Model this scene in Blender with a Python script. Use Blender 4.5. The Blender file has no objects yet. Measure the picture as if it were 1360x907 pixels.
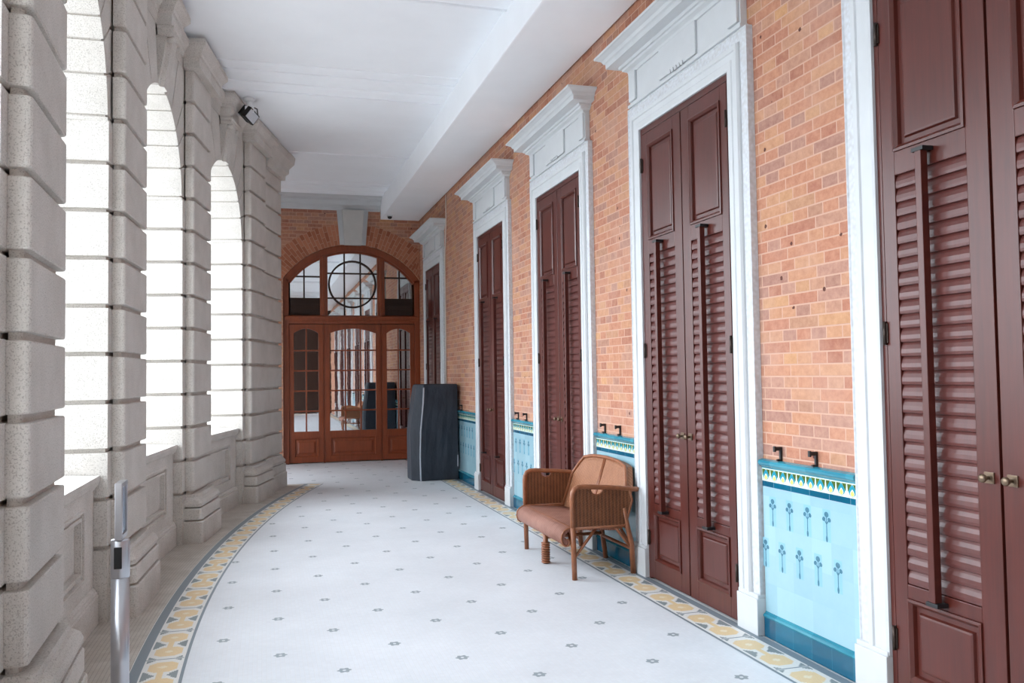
import bpy, bmesh, math, random
from mathutils import Vector, Matrix
random.seed(7)
sc = bpy.context.scene
COL = sc.collection
PI = math.pi

# ------------------------------------------------------------------ colour / material helpers
def lin(r, g, b):
    f = lambda c: (c/255/12.92) if c/255 <= .04045 else ((c/255+.055)/1.055)**2.4
    return (f(r), f(g), f(b), 1)

class NT:
    """tiny node-tree writer"""
    def __init__(s, name, rough=.6, spec=.4):
        s.m = bpy.data.materials.new(name); s.m.use_nodes = True
        s.t = s.m.node_tree; s.n = s.t.nodes; s.l = s.t.links
        s.p = s.n['Principled BSDF']
        s.p.inputs['Roughness'].default_value = rough
        s.p.inputs['Specular IOR Level'].default_value = spec
    def node(s, typ, **kw):
        n = s.n.new(typ)
        for k, v in kw.items():
            setattr(n, k, v)
        return n
    def put(s, sock, v):
        if hasattr(v, 'links') or isinstance(v, bpy.types.NodeSocket): s.l.new(v, sock)
        else: sock.default_value = v
    def math(s, op, a, b=None, c=None):
        n = s.node('ShaderNodeMath', operation=op)
        s.put(n.inputs[0], a)
        if b is not None: s.put(n.inputs[1], b)
        if c is not None: s.put(n.inputs[2], c)
        return n.outputs[0]
    def mix(s, f, a, b, typ='MIX'):
        n = s.node('ShaderNodeMix', data_type='RGBA', blend_type=typ)
        s.put(n.inputs['Factor'], f); s.put(n.inputs['A'], a); s.put(n.inputs['B'], b)
        return n.outputs['Result']
    def coord(s, kind='Object', scale=(1, 1, 1), rot=(0, 0, 0), loc=(0, 0, 0)):
        tc = s.node('ShaderNodeTexCoord')
        mp = s.node('ShaderNodeMapping')
        mp.inputs['Scale'].default_value = scale; mp.inputs['Rotation'].default_value = rot; mp.inputs['Location'].default_value = loc
        s.l.new(tc.outputs[kind], mp.inputs['Vector'])
        return mp.outputs['Vector']
    def noise(s, vec, scale, detail=4, rough=.6, out='Fac'):
        n = s.node('ShaderNodeTexNoise')
        n.inputs['Scale'].default_value = scale; n.inputs['Detail'].default_value = detail; n.inputs['Roughness'].default_value = rough
        if vec is not None: s.l.new(vec, n.inputs['Vector'])
        return n.outputs[out]
    def ramp(s, f, stops, interp='LINEAR'):
        n = s.node('ShaderNodeValToRGB'); n.color_ramp.interpolation = interp
        e = n.color_ramp.elements
        while len(e) > 1: e.remove(e[-1])
        e[0].position = stops[0][0]; e[0].color = stops[0][1]
        for p, c in stops[1:]:
            q = e.new(p); q.color = c
        s.l.new(f, n.inputs['Fac'])
        return n.outputs['Color']
    def xyz(s, vec):
        n = s.node('ShaderNodeSeparateXYZ'); s.l.new(vec, n.inputs[0]); return n.outputs
    def base(s, c): s.put(s.p.inputs['Base Color'], c)
    def bump(s, h, dist=.002, strength=.5):
        b = s.node('ShaderNodeBump'); b.inputs['Distance'].default_value = dist; b.inputs['Strength'].default_value = strength
        s.l.new(h, b.inputs['Height']); s.l.new(b.outputs['Normal'], s.p.inputs['Normal'])

def bw(v): return (v, v, v, 1)

def plain(name, rgb, rough=.5, spec=.4, metal=0, var=.06, scale=6, bump=0, bscale=200):
    m = NT(name, rough, spec)
    v = m.coord()
    f = m.noise(v, scale)
    c = lin(*rgb)
    lo = tuple(x*(1-var) for x in c[:3])+(1,); hi = tuple(min(1, x*(1+var)) for x in c[:3])+(1,)
    m.base(m.ramp(f, [(.3, lo), (.7, hi)]))
    m.p.inputs['Metallic'].default_value = metal
    if bump: m.bump(m.noise(v, bscale, 3), bump, .6)
    return m.m

M = {}
M['white_paint'] = plain('white_paint', (199, 202, 204), .55, .3, var=.03)
M['ceiling_paint'] = plain('ceiling_paint', (240, 243, 247), .75, .2, var=.02, scale=2)
M['iron'] = plain('black_iron', (22, 22, 24), .45, .5, 0, .2)
M['bronze'] = plain('dark_bronze', (58, 46, 40), .4, .5, .6, .2)
M['brass'] = plain('aged_brass', (120, 102, 84), .35, .5, .7, .1)
M['steel'] = plain('brushed_steel', (190, 191, 196), .3, .5, .9, .05)
M['slot_black'] = plain('black_plastic', (14, 15, 18), .4, .5)
M['sign_glass'] = plain('sign_face', (150, 170, 190), .15, .6, .2, .05)
M['lamp_white'] = plain('lamp_white_metal', (225, 228, 230), .4, .4)
M['lamp_face'] = plain('lamp_lens', (196, 198, 204), .2, .6, 0, .04)
M['pipe_paint'] = plain('pipe_paint', (214, 200, 190), .5, .3)
M['grey_stone_trim'] = plain('grey_keystone', (196, 194, 190), .7, .2, var=.05)
M['dark_panel'] = plain('dark_stained_wood', (44, 26, 18), .5, .3, var=.15)

# granite of the arcade
def mk_granite():
    m = NT('granite', .8, .25)
    v = m.coord()
    c = m.ramp(m.noise(v, 3, 4), [(.3, lin(200, 195, 188)), (.7, lin(218, 213, 207))])
    sp = m.ramp(m.noise(v, 170, 2, .7), [(.36, lin(150, 144, 136)), (.47, (1, 1, 1, 1))])
    m.base(m.mix(.5, c, sp, 'MULTIPLY'))
    m.bump(m.noise(v, 110, 4, .7), .004, .5)
    return m.m
M['granite'] = mk_granite()

def mk_wood(name, c1, c2, rough, gscale=9, spec=.5):
    m = NT(name, rough, spec)
    v = m.coord(scale=(1, 1, .07))
    f = m.noise(v, gscale*4, 6, .65)
    v2 = m.coord()
    g = m.noise(v2, 2.2, 3)
    c = m.ramp(f, [(.3, lin(*c1)), (.7, lin(*c2))])
    m.base(m.mix(.35, c, m.ramp(g, [(.3, lin(*c1)), (.7, lin(*c2))])))
    m.bump(f, .0008, .3)
    return m.m
M['mahogany'] = mk_wood('mahogany', (64, 25, 19), (88, 36, 27), .33)
M['slat_wood'] = mk_wood('slat_wood', (74, 38, 35), (98, 53, 48), .34)
M['oak'] = mk_wood('reddish_oak', (112, 50, 23), (146, 70, 35), .42)

def mk_brick(name, axes):
    """axes: which object coordinates run along / up the wall"""
    m = NT(name, .85, .2)
    tc = m.node('ShaderNodeTexCoord')
    s = m.xyz(tc.outputs['Object'])
    cb = m.node('ShaderNodeCombineXYZ')
    m.l.new(s[axes[0]], cb.inputs[0]); m.l.new(s[axes[1]], cb.inputs[1])
    b = m.node('ShaderNodeTexBrick', offset=.5, offset_frequency=2, squash=.5, squash_frequency=2)
    m.l.new(cb.outputs[0], b.inputs['Vector'])
    I = b.inputs
    I['Color1'].default_value = bw(0); I['Color2'].default_value = bw(1); I['Mortar'].default_value = bw(.5)
    I['Scale'].default_value = 1; I['Mortar Size'].default_value = .0042; I['Mortar Smooth'].default_value = .3
    I['Brick Width'].default_value = .228; I['Row Height'].default_value = .0575
    rnd = b.outputs['Color']
    col = m.ramp(rnd, [(0, lin(150, 92, 76)), (.18, lin(174, 114, 92)), (.42, lin(186, 130, 102)), (.6, lin(194, 146, 110)), (.76, lin(172, 132, 118)), (.9, lin(144, 108, 102)), (1, lin(206, 158, 108))])
    n1 = m.noise(cb.outputs[0], 26, 5, .7)
    col = m.mix(.42, col, m.ramp(n1, [(.3, lin(142, 92, 76)), (.7, lin(204, 158, 130))]))
    n2 = m.noise(cb.outputs[0], 1.7, 3, .6)
    pale = m.ramp(n2, [(.5, bw(0)), (.72, bw(1))])
    col = m.mix(m.math('MULTIPLY', pale, .4), col, lin(196, 160, 142))
    mort = m.mix(b.outputs['Fac'], col, lin(198, 160, 140))
    # old plug holes and dark chips
    vo = m.node('ShaderNodeTexVoronoi', feature='F1')
    vo.inputs['Scale'].default_value = 8
    m.l.new(cb.outputs[0], vo.inputs['Vector'])
    jit = m.noise(cb.outputs[0], 60, 2)
    d = m.math('ADD', vo.outputs['Distance'], m.math('MULTIPLY', m.math('SUBTRACT', jit, .5), .12))
    sel = m.math('GREATER_THAN', m.xyz(vo.outputs['Color'])[0], .5)
    hole = m.math('MULTIPLY', m.math('LESS_THAN', d, .085), sel)
    m.base(m.mix(hole, mort, lin(92, 58, 50)))
    h = m.math('SUBTRACT', m.math('ADD', m.math('MULTIPLY', b.outputs['Fac'], -1), m.math('MULTIPLY', n1, .5)), hole)
    m.bump(h, .005, .6)
    return m.m
M['brick'] = mk_brick('brick_side', (1, 2))
M['brick_end'] = mk_brick('brick_end', (0, 2))

def mk_voussoir():
    # rubbed bricks of the arch: UV u = around the arch in metres, v = outwards
    m = NT('arch_brick', .85, .2)
    uv = m.coord('UV')
    b = m.node('ShaderNodeTexBrick', offset=.5, offset_frequency=2)
    m.l.new(uv, b.inputs['Vector'])
    I = b.inputs
    I['Color1'].default_value = lin(150, 90, 66); I['Color2'].default_value = lin(186, 124, 96); I['Mortar'].default_value = lin(188, 146, 124)
    I['Scale'].default_value = 1; I['Mortar Size'].default_value = .004; I['Brick Width'].default_value = .16; I['Row Height'].default_value = .058
    m.base(b.outputs['Color'])
    m.bump(b.outputs['Fac'], -.004, .5)
    return m.m
M['arch_brick'] = mk_voussoir()

# ---- mosaic floors
GREY = lin(120, 132, 138); PALE = lin(222, 224, 226)
def mk_floor():
    m = NT('mosaic_floor', .42, .4)
    tc = m.node('ShaderNodeTexCoord')
    s = m.xyz(tc.outputs['Object']); x, y = s[0], s[1]
    def flower(ox, oy):
        lx = m.math('SUBTRACT', m.math('PINGPONG', m.math('SUBTRACT', x, ox), 1e6), 0)
        fx = m.math('SUBTRACT', m.math('FLOORED_MODULO', m.math('ADD', m.math('SUBTRACT', x, ox), .557/2), .557), .557/2)
        fy = m.math('SUBTRACT', m.math('FLOORED_MODULO', m.math('ADD', m.math('SUBTRACT', y, oy), .656/2), .656), .656/2)
        r = m.math('SQRT', m.math('ADD', m.math('MULTIPLY', fx, fx), m.math('MULTIPLY', fy, fy)))
        a = m.math('ARCTAN2', fy, fx)
        lim = m.math('ADD', .0295, m.math('MULTIPLY', m.math('COSINE', m.math('MULTIPLY', a, 6)), .0045))
        return m.math('MULTIPLY', m.math('LESS_THAN', r, lim), m.math('GREATER_THAN', r, .0085))
    f = m.math('MAXIMUM', flower(1.191, 3.729), flower(1.191+.2785, 3.729+.338))
    big = m.noise(tc.outputs['Object'], 1.3, 4, .6)
    c = m.ramp(big, [(.3, lin(208, 212, 217)), (.7, lin(221, 225, 230))])
    # little hexagonal tesserae
    vo = m.node('ShaderNodeTexVoronoi', feature='DISTANCE_TO_EDGE'); vo.inputs['Scale'].default_value = 48; vo.inputs['Randomness'].default_value = .15
    m.l.new(tc.outputs['Object'], vo.inputs['Vector'])
    vc = m.node('ShaderNodeTexVoronoi', feature='F1'); vc.inputs['Scale'].default_value = 48; vc.inputs['Randomness'].default_value = .15
    m.l.new(tc.outputs['Object'], vc.inputs['Vector'])
    tint = m.ramp(m.xyz(vc.outputs['Color'])[0], [(0, bw(.96)), (1, bw(1))])
    c = m.mix(1, c, tint, 'MULTIPLY')
    c = m.mix(m.ramp(vo.outputs['Distance'], [(.04, bw(.25)), (.1, bw(0))]), c, lin(210, 206, 200))
    m.base(m.mix(f, c, lin(140, 150, 155)))
    m.bump(m.ramp(vo.outputs['Distance'], [(.03, bw(0)), (.1, bw(1))]), .0008, .3)
    return m.m
M['mosaic'] = mk_floor()

def mk_border():
    # UV: u = metres along the border, v = 0 (thin line side) .. 1 (wall side)
    m = NT('mosaic_border', .45, .4)
    uv = m.coord('UV')
    s = m.xyz(uv)
    # small square tesserae: quantise
    q = .0092
    u = m.math('MULTIPLY', m.math('ADD', m.math('FLOOR', m.math('DIVIDE', s[0], q)), .5), q)
    W = .245
    vm = m.math('MULTIPLY', s[1], W)
    v = m.math('MULTIPLY', m.math('ADD', m.math('FLOOR', m.math('DIVIDE', vm, q)), .5), q)
    P = .478
    pu = m.math('SUBTRACT', m.math('FLOORED_MODULO', u, P), P/2)           # -P/2..P/2 inside one tile
    au = m.math('ABSOLUTE', pu)
    cv = m.math('ABSOLUTE', m.math('SUBTRACT', v, .102))                    # across from centre of the pattern
    # two yellow stepped octagons at au = P/4, lightly joined
    d = m.math('ABSOLUTE', m.math('SUBTRACT', au, P/4))
    loz = m.math('MULTIPLY', m.math('LESS_THAN', d, .076), m.math('LESS_THAN', cv, .067))
    loz = m.math('MULTIPLY', loz, m.math('LESS_THAN', m.math('ADD', d, cv), .104))
    neck = m.math('MULTIPLY', m.math('LESS_THAN', cv, .014), m.math('LESS_THAN', au, P/4))
    yellow = m.math('MAXIMUM', loz, neck)
    core = m.math('LESS_THAN', m.math('ADD', d, m.math('MULTIPLY', cv, .8)), .022)
    # grey stepped triangles in the middle and at the corners
    tri = m.math('LESS_THAN', m.math('ADD', au, m.math('MULTIPLY', m.math('SUBTRACT', .078, cv), 1.15)), .064)
    e = m.math('SUBTRACT', P/2-.012, au)
    cor = m.math('LESS_THAN', m.math('ADD', e, m.math('SUBTRACT', .078, cv)), .034)
    cor = m.math('MULTIPLY', cor, m.math('GREATER_THAN', e, 0.0))
    grey = m.math('MULTIPLY', m.math('MAXIMUM', tri, cor), m.math('LESS_THAN', cv, .078))
    ue = m.math('ABSOLUTE', m.math('SUBTRACT', m.math('FLOORED_MODULO', s[0], P), P/2))
    sepl = m.math('MULTIPLY', m.math('GREATER_THAN', ue, P/2-.005), m.math('LESS_THAN', cv, .088))
    thin = m.math('LESS_THAN', vm, .015)
    band = m.math('GREATER_THAN', vm, .192)
    band = m.math('MULTIPLY', band, m.math('LESS_THAN', vm, .241))
    c = m.mix(yellow, lin(222, 221, 218), lin(224, 198, 154))
    c = m.mix(core, c, lin(230, 216, 190))
    c = m.mix(grey, c, lin(128, 138, 140))
    c = m.mix(m.math('MAXIMUM', sepl, m.math('MAXIMUM', thin, band)), c, lin(122, 134, 142))
    n = m.noise(uv, 60, 2)
    m.base(m.mix(1, c, m.ramp(n, [(.3, bw(.9)), (.7, bw(1))]), 'MULTIPLY'))
    return m.m
M['border'] = mk_border()

def mk_strip():
    m = NT('line_mosaic', .5, .35)
    uv = m.coord('UV'); s = m.xyz(uv)
    k = m.math('FLOORED_MODULO', s[1], .02)
    ln = m.math('LESS_THAN', k, .003)
    k2 = m.math('LESS_THAN', m.math('FLOORED_MODULO', s[0], .02), .002)
    n = m.noise(uv, 5, 4)
    c = m.ramp(n, [(.3, lin(176, 168, 158)), (.7, lin(204, 198, 190))])
    m.base(m.mix(m.math('MULTIPLY', m.math('MAXIMUM', ln, k2), .5), c, lin(120, 112, 104)))
    return m.m
M['line_mosaic'] = mk_strip()

def mk_tile(name, ca, cb, tile, rough=.12, grout=(140, 180, 196), gs=.003):
    m = NT(name, rough, .5)
    tc = m.node('ShaderNodeTexCoord'); s = m.xyz(tc.outputs['Object'])
    ty = m.math('ADD', m.math('DIVIDE', s[1], tile[0]), .18); tz = m.math('DIVIDE', m.math('SUBTRACT', s[2], tile[2]), tile[1])
    cbn = m.node('ShaderNodeCombineXYZ')
    m.l.new(m.math('FLOOR', ty), cbn.inputs[0]); m.l.new(m.math('FLOOR', tz), cbn.inputs[1])
    wn = m.node('ShaderNodeTexWhiteNoise'); wn.noise_dimensions = '2D'
    m.l.new(cbn.outputs[0], wn.inputs['Vector'])
    n = m.noise(tc.outputs['Object'], 9, 3)
    f = m.math('ADD', m.math('MULTIPLY', wn.outputs['Value'], .5), m.math('MULTIPLY', n, .5))
    c = m.ramp(f, [(.15, lin(*ca)), (.8, lin(*cb))])
    fy = m.math('FRACT', ty); fz = m.math('FRACT', tz)
    g = m.math('MAXIMUM', m.math('LESS_THAN', fy, gs/tile[0]), m.math('LESS_THAN', fz, gs/tile[1]))
    m.base(m.mix(m.math('MULTIPLY', g, .4), c, lin(*grout)))
    return m.m
M['tile_pale'] = mk_tile('pale_blue_tile', (140, 176, 188), (154, 189, 200), (.147, .1475, .125))
M['tile_dark'] = mk_tile('teal_skirting_tile', (6, 72, 100), (14, 98, 126), (.147, 2, -.5), .1, (60, 140, 160))
M['tile_cap'] = mk_tile('teal_cap_tile', (32, 112, 134), (58, 140, 158), (.147, 2, -.5), .1, (60, 140, 160))
M['tile_line'] = mk_tile('deep_teal_tile', (4, 72, 98), (10, 92, 118), (.147, 2, -.5), .1)
M['tile_ivory'] = mk_tile('ivory_frieze_tile', (196, 214, 200), (214, 226, 212), (.147, 2, -.5), .12)
M['motif_stem'] = plain('motif_slate', (70, 116, 134), .15, .5, var=.15, scale=40)
M['motif_pane'] = plain('motif_pane', (132, 180, 197), .12, .5, var=.05)
M['motif_teal'] = plain('motif_teal', (40, 140, 160), .12, .5, var=.1)
M['motif_green'] = plain('motif_green', (74, 96, 40), .15, .5, var=.2)
M['motif_yellow'] = plain('motif_yellow', (214, 200, 110), .15, .5, var=.1)
M['motif_cream'] = plain('motif_cream', (220, 226, 212), .15, .5, var=.03)

def mk_carved():
    m = NT('carved_plaster', .6, .25)
    v = m.coord()
    n = m.node('ShaderNodeTexVoronoi', feature='SMOOTH_F1'); n.inputs['Scale'].default_value = 55
    m.l.new(v, n.inputs['Vector'])
    c = m.ramp(n.outputs['Distance'], [(.2, lin(206, 210, 215)), (.7, lin(192, 193, 195))])
    m.base(c)
    m.bump(n.outputs['Distance'], -.006, .6)
    return m.m
M['carved'] = mk_carved()

def mk_wicker(name, ca, cb, horiz=True, sc_=1):
    m = NT(name, .55, .35)
    tc = m.node('ShaderNodeTexCoord'); s = m.xyz(tc.outputs['Object'])
    # stakes along y/x and weavers along z
    a = m.math('SINE', m.math('MULTIPLY', m.math('ADD', s[0], s[1]), 2*PI/.026*sc_))
    b = m.math('SINE', m.math('MULTIPLY', m.math('ADD', s[2], m.math('MULTIPLY', s[0], .45)), 2*PI/.011*sc_))
    h = m.math('ADD', m.math('MULTIPLY', a, .6), m.math('MULTIPLY', b, .6))
    hh = m.math('ADD', m.math('MULTIPLY', h, .4), .5)
    n = m.noise(tc.outputs['Object'], 14, 4)
    c = m.ramp(m.math('ADD', m.math('MULTIPLY', hh, .55), m.math('MULTIPLY', n, .45)), [(.2, lin(*ca)), (.75, lin(*cb))])
    m.base(c)
    m.bump(hh, .003, .7)
    return m.m
M['wicker'] = mk_wicker('wicker', (74, 44, 28), (134, 86, 56))
M['wicker_back'] = mk_wicker('wicker_back', (118, 76, 54), (170, 118, 86))
M['wicker_seat'] = mk_wicker('woven_seat', (112, 72, 60), (170, 124, 108), sc_=1.6)
M['cane'] = plain('cane_pole', (142, 88, 58), .4, .5, var=.2, scale=18)

def mk_cover():
    m = NT('dark_cover', .6, .3)
    v = m.coord(scale=(1, 1, .5))
    f = m.noise(v, 5, 4)
    m.base(m.ramp(f, [(.3, lin(42, 48, 57)), (.7, lin(56, 62, 72))]))
    m.bump(m.noise(v, 7, 3), .03, .6)
    return m.m
M['cover'] = mk_cover()
M['piping'] = plain('grey_piping', (186, 190, 200), .5, .3)

def mk_glass():
    m = NT('pane_glass')
    for n in list(m.n): m.n.remove(n)
    o = m.node('ShaderNodeOutputMaterial')
    g = m.node('ShaderNodeBsdfGlossy'); g.inputs['Roughness'].default_value = .015; g.inputs['Color'].default_value = (.95, .96, .97, 1)
    t = m.node('ShaderNodeBsdfTransparent'); t.inputs['Color'].default_value = (.55, .6, .6, 1)
    tc = m.node('ShaderNodeTexCoord')
    nz = m.noise(tc.outputs['Object'], 6, 2)
    b = m.node('ShaderNodeBump'); b.inputs['Distance'].default_value = .004; b.inputs['Strength'].default_value = .02
    m.l.new(nz, b.inputs['Height']); m.l.new(b.outputs['Normal'], g.inputs['Normal'])
    mx = m.node('ShaderNodeMixShader'); mx.inputs[0].default_value = .72
    m.l.new(t.outputs[0], mx.inputs[1]); m.l.new(g.outputs[0], mx.inputs[2]); m.l.new(mx.outputs[0], o.inputs['Surface'])
    return m.m
M['glass'] = mk_glass()
M['dark_room'] = plain('dim_room', (120, 112, 104), .8, .2)
M['paving'] = plain('pale_paving', (214, 214, 212), .8, .2, scale=.4)

# ------------------------------------------------------------------ mesh builder
class B:
    def __init__(s): s.bm = bmesh.new(); s.uv = None
    def face(s, vs, mi=0):
        f = s.bm.faces.new([v if isinstance(v, bmesh.types.BMVert) else s.bm.verts.new(v) for v in vs]); f.material_index = mi; return f
    def box(s, a, b, mi=0, bev=0):
        x0, x1 = sorted((a[0], b[0])); y0, y1 = sorted((a[1], b[1])); z0, z1 = sorted((a[2], b[2]))
        t = s if not bev else B()
        v = [t.bm.verts.new(p) for p in ((x0,y0,z0),(x1,y0,z0),(x1,y1,z0),(x0,y1,z0),(x0,y0,z1),(x1,y0,z1),(x1,y1,z1),(x0,y1,z1))]
        for q in ((3,2,1,0),(4,5,6,7),(0,1,5,4),(1,2,6,5),(2,3,7,6),(3,0,4,7)):
            t.face([v[i] for i in q], mi)
        if bev:
            bmesh.ops.bevel(t.bm, geom=t.bm.edges[:], offset=bev, segments=2, profile=.6, affect='EDGES')
            s.merge(t, mi)
        return s
    def merge(s, t, mi=None):
        mp = {}
        for v in t.bm.verts: mp[v] = s.bm.verts.new(v.co)
        for f in t.bm.faces:
            g = s.bm.faces.new([mp[v] for v in f.verts]); g.material_index = f.material_index if mi is None else mi; g.smooth = f.smooth
        t.bm.free()
    def loft(s, rings, cap=True, mi=0, closed=True, smooth=False):
        R = [[s.bm.verts.new(p) for p in r] for r in rings]
        n = len(R[0])
        for a, b in zip(R, R[1:]):
            for i in range(n if closed else n-1):
                j = (i+1) % n
                f = s.face([a[i], a[j], b[j], b[i]], mi); f.smooth = smooth
        if cap and closed:
            s.face(R[0][::-1], mi); s.face(R[-1], mi)
        return R
    def prism(s, poly, axis, a, b, mi=0):
        """poly in the other two axes (cyclic order), extruded a..b along axis"""
        def P(p, t):
            q = [0, 0, 0]; q[axis] = t; q[(axis+1) % 3] = p[0]; q[(axis+2) % 3] = p[1]; return q
        s.loft([[P(p, a) for p in poly], [P(p, b) for p in poly]], mi=mi); return s
    def tube(s, pts, r, seg=10, mi=0, cap=True, smooth=True):
        pts = [Vector(p) for p in pts]; rs = r if isinstance(r, (list, tuple)) else [r]*len(pts)
        rings = []; up = None
        for i, p in enumerate(pts):
            t = (pts[min(i+1, len(pts)-1)]-pts[max(i-1, 0)]).normalized()
            if up is None:
                up = Vector((0, 0, 1)) if abs(t.z) < .9 else Vector((1, 0, 0))
            sd = t.cross(up).normalized(); up = sd.cross(t).normalized()
            rings.append([p+rs[i]*(math.cos(2*PI*k/seg)*sd+math.sin(2*PI*k/seg)*up) for k in range(seg)])
        s.loft(rings, cap=cap, mi=mi, smooth=smooth); return s
    def lathe(s, prof, c=(0, 0, 0), seg=24, mi=0, smooth=True):
        s.loft([[(c[0]+r*math.cos(2*PI*k/seg), c[1]+r*math.sin(2*PI*k/seg), c[2]+z) for k in range(seg)] for r, z in prof], mi=mi, smooth=smooth); return s
    def xform(s, m): bmesh.ops.transform(s.bm, matrix=m, verts=s.bm.verts[:]); return s
    def done(s, name, mat, parent=None, loc=None, rotz=None):
        bmesh.ops.recalc_face_normals(s.bm, faces=s.bm.faces[:])
        me = bpy.data.meshes.new(name); s.bm.to_mesh(me); s.bm.free()
        for m_ in (mat if isinstance(mat, (list, tuple)) else [mat]): me.materials.append(m_)
        o = bpy.data.objects.new(name, me); COL.objects.link(o)
        if parent: o.parent = parent
        if loc is not None: o.location = loc
        if rotz is not None: o.rotation_euler.z = rotz
        return o

def tag(o, label=None, cat=None, group=None, kind=None):
    for k, v in (('label', label), ('category', cat), ('group', group), ('kind', kind)):
        if v: o[k] = v
    return o
def thing(name, label, cat, loc=(0, 0, 0), rotz=0, group=None, kind=None):
    o = bpy.data.objects.new(name, None); COL.objects.link(o); o.empty_display_size = .1
    o.location = loc; o.rotation_euler.z = rotz
    return tag(o, label, cat, group, kind)
def kids(o): return [c for c in bpy.data.objects if c.parent == o]
def dup(o, parent=None):
    c = o.copy(); COL.objects.link(c)
    if parent: c.parent = parent
    for k in kids(o): dup(k, c)
    return c

# ------------------------------------------------------------------ dimensions (metres)
XF, XB, XD = 2.43, 2.48, 2.445          # architrave front, brick face, shutter face
YE, YB = 13.86, -5.26                   # far / near end wall faces
ZC, ZS = 4.21, 3.897                    # ceiling, big beam soffit
CX, CY = 22.0, 4.3                      # centre of the curved front
RO, RI, RF, RW = 22.6, 22.355, 22.79, 22.885
PITCH, PH0 = .0978, .0616
DOORS = [4.669+2.286*k for k in (-1, 0, 1, 2)] + [12.61]
def arc(R, ph, z=0): return Vector((CX-R*math.cos(ph), CY+R*math.sin(ph), z))

# ------------------------------------------------------------------ floor
PHA, PHB = math.asin((YB-.1-CY)/RO), math.asin((YE+.1-CY)/RO)
NSEG = 96
phs = [PHA+(PHB-PHA)*i/NSEG for i in range(NSEG+1)]
b = B()
A_ = [b.bm.verts.new(arc(RI, p)) for p in phs]; C_ = [b.bm.verts.new((2.2, arc(RI, p).y, 0)) for p in phs]
for i in range(NSEG): b.face([A_[i], C_[i], C_[i+1], A_[i+1]])
A2 = [b.bm.verts.new(arc(RO+.9, p, -.006)) for p in phs]; C2 = [b.bm.verts.new((XB+.3, arc(RO+.9, p).y, -.006)) for p in phs]
for i in range(NSEG): b.face([A2[i], C2[i], C2[i+1], A2[i+1]])
b.face([(-1.5, 11.3, -.001), (arc(RI, math.asin((11.3-CY)/RI)).x+.3, 11.3, -.001), (2.0, YE+.8, -.001), (-1.5, YE+.8, -.001)])
o = b.done('floor', M['mosaic']); tag(o, 'white mosaic floor dotted with small grey flowers', 'floor', kind='structure')

def strip(name, rows, mat, label):
    """rows: list of (left point, right point, u); v from 0..vmax stored per row"""
    b = B(); uvl = b.bm.loops.layers.uv.new('UVMap')
    vs = [(b.bm.verts.new(a), b.bm.verts.new(c)) for a, c, u, v0, v1 in rows]
    for i in range(len(rows)-1):
        f = b.bm.faces.new([vs[i][0], vs[i][1], vs[i+1][1], vs[i+1][0]])
        uu = [(rows[i][2], rows[i][3]), (rows[i][2], rows[i][4]), (rows[i+1][2], rows[i+1][4]), (rows[i+1][2], rows[i+1][3])]
        for l, q in zip(f.loops, uu): l[uvl].uv = q
    o = b.done(name, mat)
    return tag(o, label, 'floor border', kind='structure')
strip('trim_1', [(arc(RI, p, .0005), arc(RO, p, .0005), RO*(p-math.asin((4.983-CY)/RO)), 0, 1) for p in phs if arc(RO, p).y < 11.3], M['border'],
      'curved yellow and grey mosaic border along the stone arcade')
ys = [YB+(YE-YB)*i/60 for i in range(61)]
strip('trim_2', [((2.2, y, .0005), (2.445, y, .0005), y-3.918+.478/2*0, 0, 1) for y in ys], M['border'],
      'straight yellow and grey mosaic border along the shuttered wall')
strip('trim_3', [(arc(RO, p, .0003), arc(RO+.9, p, .0003), RO*p, 0, .9) for p in phs if arc(RO, p).y < 11.35], M['line_mosaic'],
      'beige lined mosaic strip at the foot of the stone piers')

# ------------------------------------------------------------------ right wall (brick, with shallow door niches)
allY = sorted(DOORS+[.097, -2.189])
b = B()
NW = .60
edges = [YB-.3]
for yc in allY:
    b.box((XB, edges[-1], -.006), (XB+.3, yc-NW, ZC+.05)); b.box((XB, yc-NW, 3.06), (XB+.3, yc+NW, ZC+.05)); b.box((XB+.12, yc-NW, -.006), (XB+.3, yc+NW, 3.06)); edges.append(yc+NW)
b.box((XB, edges[-1], -.006), (XB+.3, YE+.8, ZC+.05))
tag(b.done('wall_right', M['brick']), 'long orange brick wall holding the shuttered doors', 'wall', kind='structure')

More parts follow.
